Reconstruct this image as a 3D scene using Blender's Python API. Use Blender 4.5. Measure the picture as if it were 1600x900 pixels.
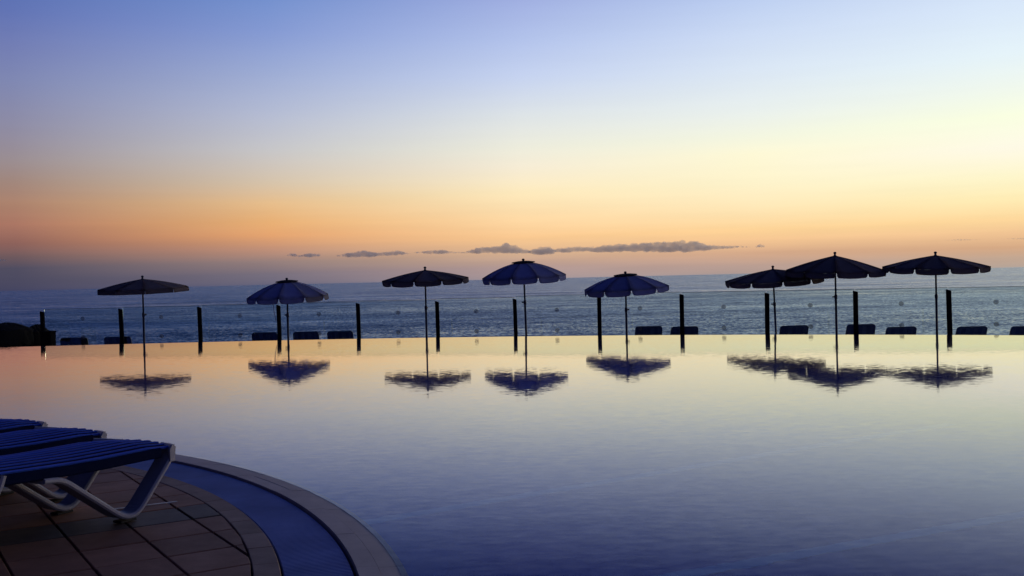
import bpy, bmesh, math, random
from math import sin, cos, pi, radians, atan, atan2, sqrt
from mathutils import Vector, Matrix

for o in list(bpy.data.objects):
    bpy.data.objects.remove(o)
SC = bpy.context.scene
COL = SC.collection
random.seed(7)

# ------------------------------------------------------------------ camera
CAM_H, FPX, ROLL, PITCH = 1.20, 1600.0, 0.0235, atan(14 / 1600.0)
cd = bpy.data.cameras.new('camera')
cd.sensor_width = 36.0
cd.lens = 36.0
cd.clip_start = 0.05
cd.clip_end = 120000.0
cam = bpy.data.objects.new('camera', cd)
COL.objects.link(cam)
fw = Vector((0, cos(PITCH), -sin(PITCH)))
r0 = Vector((1, 0, 0))
u0 = Vector((0, sin(PITCH), cos(PITCH)))
rt = r0 * cos(ROLL) - u0 * sin(ROLL)
up = r0 * sin(ROLL) + u0 * cos(ROLL)
M = Matrix.Identity(4)
for i in range(3):
    M[i][0], M[i][1], M[i][2] = rt[i], up[i], -fw[i]
M.translation = Vector((0, 0, CAM_H))
cam.matrix_world = M
SC.camera = cam
CAM = Vector((0, 0, CAM_H))


def ray(x, y):
    return fw + rt * ((x - 800) / FPX) + up * ((450 - y) / FPX)


def at(x, y, Y):                     # the point at depth Y seen at this spot of the photograph
    d = ray(x, y)
    return CAM + d * (Y / d.y)


def on_z(x, y, z):                   # the point at height z
    d = ray(x, y)
    return CAM + d * ((z - CAM_H) / d.z)


# ------------------------------------------------------------------ render settings
SC.view_settings.view_transform = 'Standard'
SC.view_settings.look = 'None'
SC.view_settings.exposure = 0.0
SC.view_settings.gamma = 1.0
SC.render.engine = 'CYCLES'
cy = SC.cycles
cy.max_bounces = 10
cy.diffuse_bounces = 3
cy.glossy_bounces = 5
cy.transmission_bounces = 8
cy.transparent_max_bounces = 16
cy.volume_bounces = 3
cy.caustics_reflective = True
cy.caustics_refractive = True
cy.sample_clamp_indirect = 4.0
cy.blur_glossy = 0.0
cy.use_denoising = True


# ------------------------------------------------------------------ world: dusk sky
def lin(c):
    out = []
    for v in c[:3]:
        v = v / 255.0
        out.append(v / 12.92 if v <= 0.04045 else ((v + 0.055) / 1.055) ** 2.4)
    return out


SUN_AZ = radians(48.0)               # the sun has set to the right of the frame
ZEN = (20, 33, 88)
# elevation (in thousandths of the tangent * 1.6 = rows of the picture above the horizon) -> colour, by angle from the sunset
SKY = {
    0: [(0, (188, 172, 156)), (28, (222, 178, 138)), (50, (246, 198, 138)), (70, (255, 218, 150)), (98, (255, 236, 172)), (130, (255, 246, 202)),
        (170, (255, 254, 226)), (215, (255, 255, 234)), (255, (248, 252, 244)), (300, (236, 246, 250)), (360, (226, 238, 250)), (420, (216, 229, 248))],
    22.3: [(0, (178, 164, 152)), (14, (194, 166, 142)), (28, (214, 170, 131)), (48, (240, 190, 130)), (68, (255, 212, 140)), (98, (255, 232, 165)), (128, (255, 242, 195)),
           (168, (255, 250, 220)), (213, (250, 255, 226)), (253, (240, 248, 238)), (298, (230, 244, 250)), (358, (218, 233, 250)), (418, (207, 223, 247))],
    34.6: [(0, (172, 154, 146)), (12, (186, 158, 143)), (32, (214, 170, 135)), (52, (246, 194, 130)), (67, (254, 207, 135)), (97, (255, 225, 164)), (137, (255, 239, 194)),
           (182, (254, 249, 215)), (207, (245, 247, 225)), (247, (234, 241, 238)), (307, (219, 231, 245)), (367, (204, 219, 245)), (427, (185, 204, 240))],
    47.3: [(0, (160, 147, 150)), (18, (180, 154, 146)), (36, (206, 165, 139)), (65, (250, 196, 128)), (95, (254, 213, 149)), (135, (254, 229, 179)), (175, (247, 237, 204)),
           (205, (238, 237, 221)), (255, (222, 228, 231)), (315, (198, 211, 240)), (375, (178, 194, 235)), (435, (160, 175, 225))],
    61.1: [(0, (96, 96, 120)), (16, (118, 110, 124)), (35, (150, 128, 125)), (55, (194, 145, 120)), (75, (229, 164, 112)), (95, (234, 177, 118)), (125, (229, 189, 140)),
           (155, (215, 196, 171)), (205, (199, 198, 200)), (265, (179, 187, 212)), (325, (156, 171, 212)), (385, (133, 154, 211)), (445, (112, 142, 204))],
    73.8: [(0, (66, 67, 96)), (32, (80, 77, 96)), (48, (110, 89, 93)), (68, (144, 100, 92)), (94, (170, 118, 100)), (124, (172, 131, 110)), (154, (161, 135, 125)),
           (184, (155, 142, 146)), (234, (142, 140, 165)), (294, (128, 136, 178)), (344, (115, 126, 180)), (394, (98, 116, 180)), (454, (84, 110, 178))],
    115: [(0, (38, 41, 64)), (40, (44, 46, 68)), (90, (60, 54, 74)), (150, (54, 52, 78)), (230, (48, 54, 86)), (330, (42, 51, 90)), (450, (36, 48, 88))],
    180: [(0, (20, 23, 40)), (60, (24, 28, 46)), (130, (33, 33, 56)), (220, (35, 37, 64)), (330, (30, 36, 68)), (450, (25, 33, 66))],
}


for _k in (0, 22.3, 34.6, 47.3):          # paler, peachier low glow
    SKY[_k] = [(p_, (c_[0], min(255, c_[1] + (5 if 36 <= p_ <= 140 else 0)), min(255, c_[2] + (17 if 40 <= p_ <= 110 else 10 if 110 < p_ < 180 else 3 if p_ < 40 else 0)))) for p_, c_ in SKY[_k]]


def elev_fac(px):                    # sqrt(sin e): the ramp's factor
    e = atan(px / FPX)
    return sqrt(sin(e))


w = bpy.data.worlds.new('World')
SC.world = w
w.use_nodes = True
nt = w.node_tree
nt.nodes.clear()
N = nt.nodes.new
L = nt.links.new


def mth(op, a, b=None, tree=None, clamp=False):
    t = tree or nt
    n = t.nodes.new('ShaderNodeMath')
    n.operation = op
    n.use_clamp = clamp
    for k, v in enumerate((a, b)):
        if v is None:
            continue
        if isinstance(v, (int, float)):
            n.inputs[k].default_value = v
        else:
            t.links.new(v, n.inputs[k])
    return n.outputs[0]


tc = N('ShaderNodeTexCoord')
sep = N('ShaderNodeSeparateXYZ')
L(tc.outputs['Generated'], sep.inputs[0])
ez = mth('SQRT', mth('MAXIMUM', sep.outputs[2], 0.0))
hl = mth('SQRT', mth('ADD', mth('MULTIPLY', sep.outputs[0], sep.outputs[0]), mth('ADD', mth('MULTIPLY', sep.outputs[1], sep.outputs[1]), 1e-9)))
dt = mth('ADD', mth('MULTIPLY', sep.outputs[0], sin(SUN_AZ)), mth('MULTIPLY', sep.outputs[1], cos(SUN_AZ)))
cc = mth('MINIMUM', mth('MAXIMUM', mth('DIVIDE', dt, hl), -1.0), 1.0)
ang = mth('MULTIPLY', mth('ARCCOSINE', cc), 180 / pi)


def sky_ramp(stops):
    n = N('ShaderNodeValToRGB')
    L(ez, n.inputs[0])
    cr = n.color_ramp
    cr.interpolation = 'LINEAR'
    last = stops[-1][1]
    pts = [(elev_fac(p), lin(c)) for p, c in stops]
    zl = lin(ZEN)
    ll = lin(last)
    for e, k in ((20, 0.45), (27, 0.78), (38, 0.94), (55, 0.98), (90, 1.0)):
        pts.append((sqrt(sin(radians(e))), [ll[i] * (1 - k) + zl[i] * k for i in range(3)]))
    cr.elements[0].position = pts[0][0]
    cr.elements[0].color = (*pts[0][1], 1)
    cr.elements[1].position = pts[-1][0]
    cr.elements[1].color = (*pts[-1][1], 1)
    for p, c in pts[1:-1]:
        e = cr.elements.new(p)
        e.color = (*c, 1)
    return n.outputs[0]


keys = sorted(SKY)
cur = sky_ramp(SKY[keys[0]])
for a, b in zip(keys, keys[1:]):
    nx = sky_ramp(SKY[b])
    mr = N('ShaderNodeMapRange')
    mr.clamp = True
    mr.interpolation_type = 'LINEAR'
    L(ang, mr.inputs[0])
    mr.inputs[1].default_value = a
    mr.inputs[2].default_value = b
    mx = N('ShaderNodeMix')
    mx.data_type = 'RGBA'
    L(mr.outputs[0], mx.inputs[0])
    L(cur, mx.inputs[6])
    L(nx, mx.inputs[7])
    cur = mx.outputs[2]
# faint streaks of thin cirrus haze low on the horizon, the same all round
mp = N('ShaderNodeMapping')
mp.inputs['Scale'].default_value = (3.0, 3.0, 60.0)
L(tc.outputs['Generated'], mp.inputs[0])
nz = N('ShaderNodeTexNoise')
nz.inputs['Scale'].default_value = 2.2
nz.inputs['Detail'].default_value = 4
L(mp.outputs[0], nz.inputs['Vector'])
low = mth('SUBTRACT', 1.0, mth('MULTIPLY', sep.outputs[2], 9.0), None, True)      # 1 at the horizon, 0 above 6 degrees
amp = mth('ADD', mth('MULTIPLY', low, 0.17), 0.03)
k = mth('ADD', mth('MULTIPLY', mth('SUBTRACT', nz.outputs[0], 0.5), amp), 1.0)
vm = N('ShaderNodeVectorMath')
vm.operation = 'SCALE'
L(cur, vm.inputs[0])
L(k, vm.inputs['Scale'])
bg = N('ShaderNodeBackground')
L(vm.outputs[0], bg.inputs[0])
bg.inputs[1].default_value = 1.0
wo = N('ShaderNodeOutputWorld')
L(bg.outputs[0], wo.inputs[0])
w.cycles.sampling_method = 'MANUAL'
w.cycles.sample_map_resolution = 1024

# ------------------------------------------------------------------ sun: only its afterglow is left at the horizon
sd = bpy.data.lights.new('sun', 'SUN')
sd.energy = 0.22
sd.angle = radians(12)
sd.color = (1.0, 0.72, 0.45)
so = bpy.data.objects.new('sun', sd)
COL.objects.link(so)
_d = Vector((sin(SUN_AZ) * cos(radians(3)), cos(SUN_AZ) * cos(radians(3)), sin(radians(3))))
so.rotation_euler = _d.to_track_quat('Z', 'Y').to_euler()
so.location = (30, 30, 20)


# ------------------------------------------------------------------ materials
def new_mat(name):
    m = bpy.data.materials.new(name)
    m.use_nodes = True
    t = m.node_tree
    t.nodes.clear()
    out = t.nodes.new('ShaderNodeOutputMaterial')
    return m, t, out


def pri(name, col, rough=0.6, var=0.25, scale=8.0, spec=0.4, bump=0.0, bscale=60.0, col2=None, per_obj=0.0, metallic=0.0, stretch=(1, 1, 1)):
    m, t, out = new_mat(name)
    p = t.nodes.new('ShaderNodeBsdfPrincipled')
    t.links.new(p.outputs[0], out.inputs[0])
    p.inputs['Metallic'].default_value = metallic
    p.inputs['Specular IOR Level'].default_value = spec
    co = t.nodes.new('ShaderNodeTexCoord')
    mpn = t.nodes.new('ShaderNodeMapping')
    mpn.inputs['Scale'].default_value = stretch
    t.links.new(co.outputs['Object'], mpn.inputs[0])
    n = t.nodes.new('ShaderNodeTexNoise')
    n.inputs['Scale'].default_value = scale
    n.inputs['Detail'].default_value = 5
    n.inputs['Roughness'].default_value = 0.6
    t.links.new(mpn.outputs[0], n.inputs['Vector'])
    mx = t.nodes.new('ShaderNodeMix')
    mx.data_type = 'RGBA'
    c2 = col2 or tuple(c * (1 - var) for c in col)
    mx.inputs[6].default_value = (*[c * (1 + var * 0.6) for c in col], 1)
    mx.inputs[7].default_value = (*c2, 1)
    t.links.new(n.outputs[0], mx.inputs[0])
    res = mx.outputs[2]
    if per_obj:
        oi = t.nodes.new('ShaderNodeObjectInfo')
        f = mth('ADD', mth('MULTIPLY', oi.outputs['Random'], 2 * per_obj, t), 1 - per_obj, t)
        v = t.nodes.new('ShaderNodeVectorMath')
        v.operation = 'SCALE'
        t.links.new(res, v.inputs[0])
        t.links.new(f, v.inputs['Scale'])
        res = v.outputs[0]
    t.links.new(res, p.inputs['Base Color'])
    rr = mth('ADD', mth('MULTIPLY', n.outputs[0], 0.2, t), rough - 0.1, t, True)
    t.links.new(rr, p.inputs['Roughness'])
    if bump:
        b = t.nodes.new('ShaderNodeBump')
        b.inputs['Distance'].default_value = bump
        n2 = t.nodes.new('ShaderNodeTexNoise')
        n2.inputs['Scale'].default_value = bscale
        n2.inputs['Detail'].default_value = 4
        t.links.new(mpn.outputs[0], n2.inputs['Vector'])
        t.links.new(n2.outputs[0], b.inputs['Height'])
        t.links.new(b.outputs[0], p.inputs['Normal'])
    return m


MAT = {
    'terracotta': pri('terracotta_tile', (0.33, 0.16, 0.10), 0.6, 0.45, 6, 0.12, 0.0012, 50, per_obj=0.26),
    'border': pri('border_tile', (0.32, 0.20, 0.15), 0.6, 0.4, 6, 0.15, 0.0008, 70, per_obj=0.12),
    'dark_tile': pri('dark_tile', (0.10, 0.07, 0.055), 0.6, 0.3, 9, 0.3, 0.0008, 70, per_obj=0.15),
    'coping': pri('coping_stone', (0.46, 0.355, 0.33), 0.55, 0.35, 5, 0.4, 0.0006, 90, per_obj=0.07),
    'grout': pri('grout', (0.035, 0.03, 0.03), 0.9, 0.3, 20),
    'strip': pri('pale_strip', (0.55, 0.53, 0.52), 0.35, 0.15, 14),
    'grating': pri('grating_plastic', (0.10, 0.18, 0.50), 0.6, 0.5, 3.2, 0.15, per_obj=0.08),
    'channel': pri('channel', (0.012, 0.02, 0.05), 0.7, 0.3, 10),
    'slat_navy': pri('slat_navy', (0.0015, 0.005, 0.035), 0.8, 0.3, 7, 0.04),
    'slat_blue': pri('slat_blue', (0.022, 0.075, 0.50), 0.6, 0.3, 7, 0.07, per_obj=0.15, stretch=(1, 6, 1)),
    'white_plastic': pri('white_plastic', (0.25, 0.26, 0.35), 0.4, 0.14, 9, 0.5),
    'rubber': pri('rubber', (0.02, 0.02, 0.02), 0.8),
    'canopy_taupe': pri('canopy_taupe', (0.28, 0.235, 0.26), 0.85, 0.2, 5, 0.15, 0.002, 9, per_obj=0.16),
    'canopy_blue': pri('canopy_blue', (0.44, 0.47, 0.76), 0.8, 0.2, 5, 0.2, 0.002, 9, per_obj=0.14),
    'lit_flap_and_cord': pri('lit_flap_and_cord', (0.42, 0.40, 0.45), 0.8, 0.2, 5, 0.2, 0.002, 9),  # lighter copy of the cloth: light on the right flaps put into colour; also cord
    'trim_dark': pri('trim_dark', (0.03, 0.028, 0.04), 0.8, 0.2, 6),
    'pole': pri('parasol_pole', (0.05, 0.05, 0.075), 0.4, 0.2, 12, 0.4),
    'concrete': pri('concrete', (0.28, 0.26, 0.24), 0.85, 0.25, 6, bump=0.002),
    'post': pri('fence_post', (0.018, 0.016, 0.016), 0.9, 0.4, 14, 0.04, 0.002, 40, stretch=(1, 1, 0.15)),
    'disc': pri('glass_fixing', (0.22, 0.23, 0.25), 0.4, 0.2, 20, 0.5),
    'glass_edge': pri('glass_edge', (0.20, 0.24, 0.25), 0.4, 0.1, 20, 0.6),
    'disc_core': pri('fixing_core', (0.03, 0.03, 0.035), 0.5, 0.2, 20),
    'bed_dark': pri('sunbed_sling', (0.018, 0.02, 0.045), 0.7, 0.3, 9, 0.3, per_obj=0.2),
    'bed_stripe': pri('sunbed_stripe', (0.05, 0.05, 0.085), 0.7, 0.3, 9, 0.2, per_obj=0.2),
    'bed_frame': pri('sunbed_frame', (0.03, 0.03, 0.035), 0.5, 0.2, 9),
    'sand': pri('sand', (0.30, 0.24, 0.17), 0.95, 0.2, 0.4),
    'terrace': pri('lower_paving', (0.22, 0.17, 0.14), 0.8, 0.3, 3),
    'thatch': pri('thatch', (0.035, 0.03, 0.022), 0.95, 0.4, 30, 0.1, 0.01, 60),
    'box': pri('dark_box', (0.012, 0.010, 0.010), 0.9, 0.3, 10, 0.04),
    'wall_out': pri('outer_wall', (0.3, 0.27, 0.24), 0.8, 0.25, 4),
}


def water_normal(t, layers, mod=None, face=(0, 0)):
    """A rippled normal: N + sum of slope * (noise colour - 0.5) in x and y, in world metres."""
    geo = t.nodes.new('ShaderNodeNewGeometry')
    acc = None
    for sc, sl, st, det in layers:
        mpn = t.nodes.new('ShaderNodeMapping')
        mpn.inputs['Scale'].default_value = (st[0] * sc, st[1] * sc, sc)
        mpn.inputs['Rotation'].default_value = (0, 0, st[2])
        t.links.new(geo.outputs['Position'], mpn.inputs[0])
        n = t.nodes.new('ShaderNodeTexNoise')
        n.inputs['Scale'].default_value = 1.0
        n.inputs['Detail'].default_value = det
        n.inputs['Roughness'].default_value = 0.55
        t.links.new(mpn.outputs[0], n.inputs['Vector'])
        s = t.nodes.new('ShaderNodeVectorMath')
        s.operation = 'SUBTRACT'
        t.links.new(n.outputs['Color'], s.inputs[0])
        s.inputs[1].default_value = (0.5, 0.5, 0.5)
        m2 = t.nodes.new('ShaderNodeVectorMath')
        m2.operation = 'MULTIPLY'
        t.links.new(s.outputs[0], m2.inputs[0])
        m2.inputs[1].default_value = (sl[0], sl[1], 0)
        if acc is None:
            acc = m2.outputs[0]
        else:
            a = t.nodes.new('ShaderNodeVectorMath')
            a.operation = 'ADD'
            t.links.new(acc, a.inputs[0])
            t.links.new(m2.outputs[0], a.inputs[1])
            acc = a.outputs[0]
    if mod:
        mpn = t.nodes.new('ShaderNodeMapping')
        mpn.inputs['Scale'].default_value = mod[0]
        t.links.new(geo.outputs['Position'], mpn.inputs[0])
        n = t.nodes.new('ShaderNodeTexNoise')
        n.inputs['Scale'].default_value = 1.0
        n.inputs['Detail'].default_value = 2
        t.links.new(mpn.outputs[0], n.inputs['Vector'])
        mr_ = t.nodes.new('ShaderNodeMapRange')
        t.links.new(n.outputs[0], mr_.inputs[0])
        mr_.inputs[1].default_value = 0.35
        mr_.inputs[2].default_value = 0.65
        mr_.inputs[3].default_value = mod[1]
        mr_.inputs[4].default_value = mod[2]
        v = t.nodes.new('ShaderNodeVectorMath')
        v.operation = 'SCALE'
        t.links.new(acc, v.inputs[0])
        t.links.new(mr_.outputs[0], v.inputs['Scale'])
        acc = v.outputs[0]
    a = t.nodes.new('ShaderNodeVectorMath')
    a.operation = 'ADD'
    t.links.new(acc, a.inputs[0])
    a.inputs[1].default_value = (face[0], face[1], 1)
    nn = t.nodes.new('ShaderNodeVectorMath')
    nn.operation = 'NORMALIZE'
    t.links.new(a.outputs[0], nn.inputs[0])
    sg = mth('SUBTRACT', 1.0, mth('MULTIPLY', geo.outputs['Backfacing'], 2.0, t), t)
    fl = t.nodes.new('ShaderNodeVectorMath')
    fl.operation = 'SCALE'
    t.links.new(nn.outputs[0], fl.inputs[0])
    t.links.new(sg, fl.inputs['Scale'])
    return fl.outputs[0]


# pool water: clear, refracting, finely rippled
m, t, out = new_mat('pool_water')
rf = t.nodes.new('ShaderNodeBsdfRefraction')
rf.inputs['IOR'].default_value = 1.333
rf.inputs['Roughness'].default_value = 0.0
rf.inputs['Color'].default_value = (0.85, 0.95, 1.0, 1)
gs = t.nodes.new('ShaderNodeBsdfGlossy')
gs.inputs['Roughness'].default_value = 0.035
gs.inputs['Color'].default_value = (1, 1, 1, 1)
fr = t.nodes.new('ShaderNodeFresnel')
fr.inputs['IOR'].default_value = 1.333
nrm = water_normal(t, [(1.3, (0.0012, 0.003), (0.5, 1.0, 0.2), 1), (24.0, (0.009, 0.029), (0.40, 1.0, -0.06), 3)], ((0.22, 0.35, 1), 0.7, 1.25))
for n_ in (rf, gs, fr):
    t.links.new(nrm, n_.inputs['Normal'])
mr = t.nodes.new('ShaderNodeMapRange')
mr.inputs[1].default_value = 0.172
mr.inputs[2].default_value = 0.705
mr.inputs[3].default_value = 0.015
mr.inputs[4].default_value = 0.97
t.links.new(fr.outputs[0], mr.inputs[0])
ms = t.nodes.new('ShaderNodeMixShader')
t.links.new(mr.outputs[0], ms.inputs[0])
t.links.new(rf.outputs[0], ms.inputs[1])
t.links.new(gs.outputs[0], ms.inputs[2])
t.links.new(ms.outputs[0], out.inputs[0])
MAT['pool_water'] = m


# sea: deep blue-green, choppy
m, t, out = new_mat('sea_water')
p = t.nodes.new('ShaderNodeBsdfPrincipled')
p.inputs['Base Color'].default_value = (0.014, 0.070, 0.080, 1)
p.inputs['Roughness'].default_value = 0.12
p.inputs['IOR'].default_value = 1.333
nrm = water_normal(t, [(0.03, (0.05, 0.17), (0.30, 1.0, 0.06), 2), (0.25, (0.09, 0.20), (0.6, 1.0, 0.1), 3), (2.2, (0.40, 0.62), (0.7, 1.0, -0.1), 3)], ((0.004, 0.012, 1), 0.75, 1.2), (0.035, -0.155))
t.links.new(nrm, p.inputs['Normal'])
t.links.new(p.outputs[0], out.inputs[0])
MAT['sea'] = m

# awning cloth lets a little light through
for nm_, c_ in (('canopy_blue', (0.30, 0.32, 0.5)), ('canopy_taupe', (0.2, 0.15, 0.13)), ('lit_flap_and_cord', (0.6, 0.55, 0.5))):
    t = MAT[nm_].node_tree
    po_ = next(n for n in t.nodes if n.type == 'OUTPUT_MATERIAL')
    pb_ = next(n for n in t.nodes if n.type == 'BSDF_PRINCIPLED')
    tl_ = t.nodes.new('ShaderNodeBsdfTranslucent')
    tl_.inputs[0].default_value = (*c_, 1)
    mx_ = t.nodes.new('ShaderNodeMixShader')
    mx_.inputs[0].default_value = 0.12
    t.links.new(pb_.outputs[0], mx_.inputs[1])
    t.links.new(tl_.outputs[0], mx_.inputs[2])
    t.links.new(mx_.outputs[0], po_.inputs[0])

# pool floor: small blue mosaic
m, t, out = new_mat('pool_mosaic')
p = t.nodes.new('ShaderNodeBsdfPrincipled')
p.inputs['Roughness'].default_value = 0.5
geo = t.nodes.new('ShaderNodeNewGeometry')
br = t.nodes.new('ShaderNodeTexBrick')
br.offset = 0.0
br.inputs['Scale'].default_value = 1.0
br.inputs['Brick Width'].default_value = 0.025 * 8
br.inputs['Row Height'].default_value = 0.025 * 8
br.inputs['Mortar Size'].default_value = 0.006
br.inputs['Color1'].default_value = (0.014, 0.085, 0.56, 1)
br.inputs['Color2'].default_value = (0.018, 0.10, 0.62, 1)
br.inputs['Mortar'].default_value = (0.017, 0.095, 0.60, 1)
t.links.new(geo.outputs['Position'], br.inputs['Vector'])
t.links.new(br.outputs[0], p.inputs['Base Color'])
t.links.new(p.outputs[0], out.inputs[0])
MAT['mosaic'] = m
MAT['lane'] = pri('lane_tiles', (0.15, 0.42, 0.85), 0.5, 0.15, 5)

# tinted balustrade glass
m, t, out = new_mat('tinted_glass')
tr = t.nodes.new('ShaderNodeBsdfTransparent')
tr.inputs[0].default_value = (0.905, 0.965, 0.968, 1)
gl = t.nodes.new('ShaderNodeBsdfGlossy')
gl.inputs['Roughness'].default_value = 0.02
gl.inputs[0].default_value = (0.9, 1, 1, 1)
fr = t.nodes.new('ShaderNodeFresnel')
fr.inputs[0].default_value = 1.5
ms = t.nodes.new('ShaderNodeMixShader')
t.links.new(fr.outputs[0], ms.inputs[0])
t.links.new(tr.outputs[0], ms.inputs[1])
t.links.new(gl.outputs[0], ms.inputs[2])
t.links.new(ms.outputs[0], out.inputs[0])
MAT['glass'] = m

# frosted glass fixing discs
m, t, out = new_mat('frosted_disc')
tr = t.nodes.new('ShaderNodeBsdfTransparent')
tr.inputs[0].default_value = (0.9, 0.9, 0.9, 1)
df = t.nodes.new('ShaderNodeBsdfDiffuse')
df.inputs[0].default_value = (0.35, 0.35, 0.36, 1)
ms = t.nodes.new('ShaderNodeMixShader')
ms.inputs[0].default_value = 0.28
t.links.new(tr.outputs[0], ms.inputs[1])
t.links.new(df.outputs[0], ms.inputs[2])
t.links.new(ms.outputs[0], out.inputs[0])
MAT['disc'] = m

# cloud: an even volume
m, t, out = new_mat('cloud_vapour')
pv = t.nodes.new('ShaderNodeVolumePrincipled')
pv.inputs['Color'].default_value = (0.84, 0.93, 1.0, 1)
pv.inputs['Density'].default_value = 0.0068
pv.inputs['Anisotropy'].default_value = 0.5
t.links.new(pv.outputs[0], out.inputs['Volume'])
MAT['cloud'] = m


# ------------------------------------------------------------------ helpers
def obj(name, bm_or_me, mat=None, parent=None, smooth=False):
    if isinstance(bm_or_me, bmesh.types.BMesh):
        me = bpy.data.meshes.new(name)
        bm_or_me.normal_update()
        bm_or_me.to_mesh(me)
        bm_or_me.free()
    else:
        me = bm_or_me
    if mat and not me.materials:
        me.materials.append(MAT[mat])
    if smooth:
        for pl in me.polygons:
            pl.use_smooth = True
    o = bpy.data.objects.new(name, me)
    COL.objects.link(o)
    if parent:
        o.parent = parent
    return o


def thing(name, label, cat, loc=(0, 0, 0), rotz=0.0, group=None):
    o = bpy.data.objects.new(name, None)
    COL.objects.link(o)
    o.empty_display_size = 0.2
    o.location = loc
    o.rotation_euler = (0, 0, rotz)
    o['label'] = label
    o['category'] = cat
    if group:
        o['group'] = group
    return o


def tag(o, label, cat, group=None):
    o['label'] = label
    o['category'] = cat
    if group:
        o['group'] = group
    return o


def struct(o, kind='structure'):
    o['kind'] = kind
    return o


def dup(root, loc, rotz, label):
    r = root.copy()
    COL.objects.link(r)
    r.location = loc
    r.rotation_euler = (0, 0, rotz)
    r['label'] = label
    for ch in list(root.children):
        c = ch.copy()
        COL.objects.link(c)
        c.parent = r
        for gch in list(ch.children):
            d = gch.copy()
            COL.objects.link(d)
            d.parent = c
    return r


def box(bm, c, s, bevel=0.0, rot=None):
    r = bmesh.ops.create_cube(bm, size=1.0)
    vs = r['verts']
    bmesh.ops.scale(bm, vec=s, verts=vs)
    if bevel:
        es = list({e for v in vs for e in v.link_edges})
        rb = bmesh.ops.bevel(bm, geom=es, offset=bevel, segments=2, affect='EDGES', profile=0.6)
        vs = list({v for f in rb['faces'] for v in f.verts} | {v for v in vs if v.is_valid})
    if rot is not None:
        bmesh.ops.rotate(bm, cent=(0, 0, 0), matrix=rot, verts=vs)
    bmesh.ops.translate(bm, vec=c, verts=vs)
    return vs


def tube(bm, pts, rad, n=10, caps=True):
    pts = [Vector(p_) for p_ in pts]
    rads = rad if isinstance(rad, (list, tuple)) else [rad] * len(pts)
    rings = []
    for i, p_ in enumerate(pts):
        d = (pts[min(i + 1, len(pts) - 1)] - pts[max(i - 1, 0)]).normalized()
        a = d.orthogonal().normalized() if i == 0 else (a - d * a.dot(d)).normalized()
        b = d.cross(a)
        rings.append([bm.verts.new(p_ + (a * cos(2 * pi * j / n) + b * sin(2 * pi * j / n)) * rads[i]) for j in range(n)])
    for q, r in zip(rings, rings[1:]):
        for j in range(n):
            bm.faces.new((q[j], q[(j + 1) % n], r[(j + 1) % n], r[j]))
    if caps:
        bm.faces.new(list(reversed(rings[0])))
        bm.faces.new(rings[-1])


def lathe(bm, prof, n=16, c=(0, 0, 0)):
    rings = []
    for r, z in prof:
        if r < 1e-6:
            rings.append([bm.verts.new((c[0], c[1], c[2] + z))])
        else:
            rings.append([bm.verts.new((c[0] + r * cos(2 * pi * j / n), c[1] + r * sin(2 * pi * j / n), c[2] + z)) for j in range(n)])
    for q, r in zip(rings, rings[1:]):
        for j in range(n):
            j2 = (j + 1) % n
            if len(q) == 1 and len(r) == 1:
                continue
            if len(q) == 1:
                bm.faces.new((q[0], r[j2], r[j]))
            elif len(r) == 1:
                bm.faces.new((q[j], q[j2], r[0]))
            else:
                bm.faces.new((q[j], q[j2], r[j2], r[j]))


def prism(bm, poly, z0, z1, cham=0.0):
    """A slab over a plan polygon (counter-clockwise), top edge slightly chamfered."""
    n = len(poly)
    cx = sum(p_[0] for p_ in poly) / n
    cy_ = sum(p_[1] for p_ in poly) / n
    lv = [bm.verts.new((x, y, z0)) for x, y in poly]
    layers = [lv]
    if cham:
        layers.append([bm.verts.new((x, y, z1 - cham)) for x, y in poly])
        ins = []
        for x, y in poly:
            d = sqrt((x - cx) ** 2 + (y - cy_) ** 2) or 1
            kk = max(0.0, 1 - cham * 1.4 / d)
            ins.append(bm.verts.new((cx + (x - cx) * kk, cy_ + (y - cy_) * kk, z1)))
        layers.append(ins)
    else:
        layers.append([bm.verts.new((x, y, z1)) for x, y in poly])
    for q, r in zip(layers, layers[1:]):
        for j in range(n):
            j2 = (j + 1) % n
            bm.faces.new((q[j], q[j2], r[j2], r[j]))
    bm.faces.new(layers[-1])
    bm.faces.new(list(reversed(lv)))


# ------------------------------------------------------------------ plan of the pool
CX, CY = -6.17, 2.83                      # the round terrace's centre
R_OUT, R_G2, R_G1, R_T1 = 5.875, 5.668, 5.377, 5.257
R_WET = 5.848                              # the waterline on the sloping coping
EDGE = [(-60, 19.6), (-40, 20.4), (-25, 21.1), (-16, 21.6), (-10.91, 21.85), (-8.27, 21.97), (-5.54, 22.0), (-2.76, 21.82), (0.24, 21.32), (2.57, 20.75),
        (4.96, 19.93), (7.1, 18.98), (8.97, 17.97), (11.5, 16.3), (14, 14.2), (17, 11.0), (20, 7.0), (22, 2.0), (22.5, -4.0)]


def crom(P, k=6):
    out_ = []
    for i in range(len(P) - 1):
        p0 = Vector(P[max(i - 1, 0)])
        p1 = Vector(P[i])
        p2 = Vector(P[i + 1])
        p3 = Vector(P[min(i + 2, len(P) - 1)])
        for j in range(k):
            s = j / k
            out_.append(tuple(0.5 * (2 * p1 + (p2 - p0) * s + (2 * p0 - 5 * p1 + 4 * p2 - p3) * s * s + (3 * p1 - p0 - 3 * p2 + p3) * s ** 3)))
    out_.append(tuple(P[-1]))
    return out_


edge = crom(EDGE)
BACK_Y = -4.0
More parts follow.
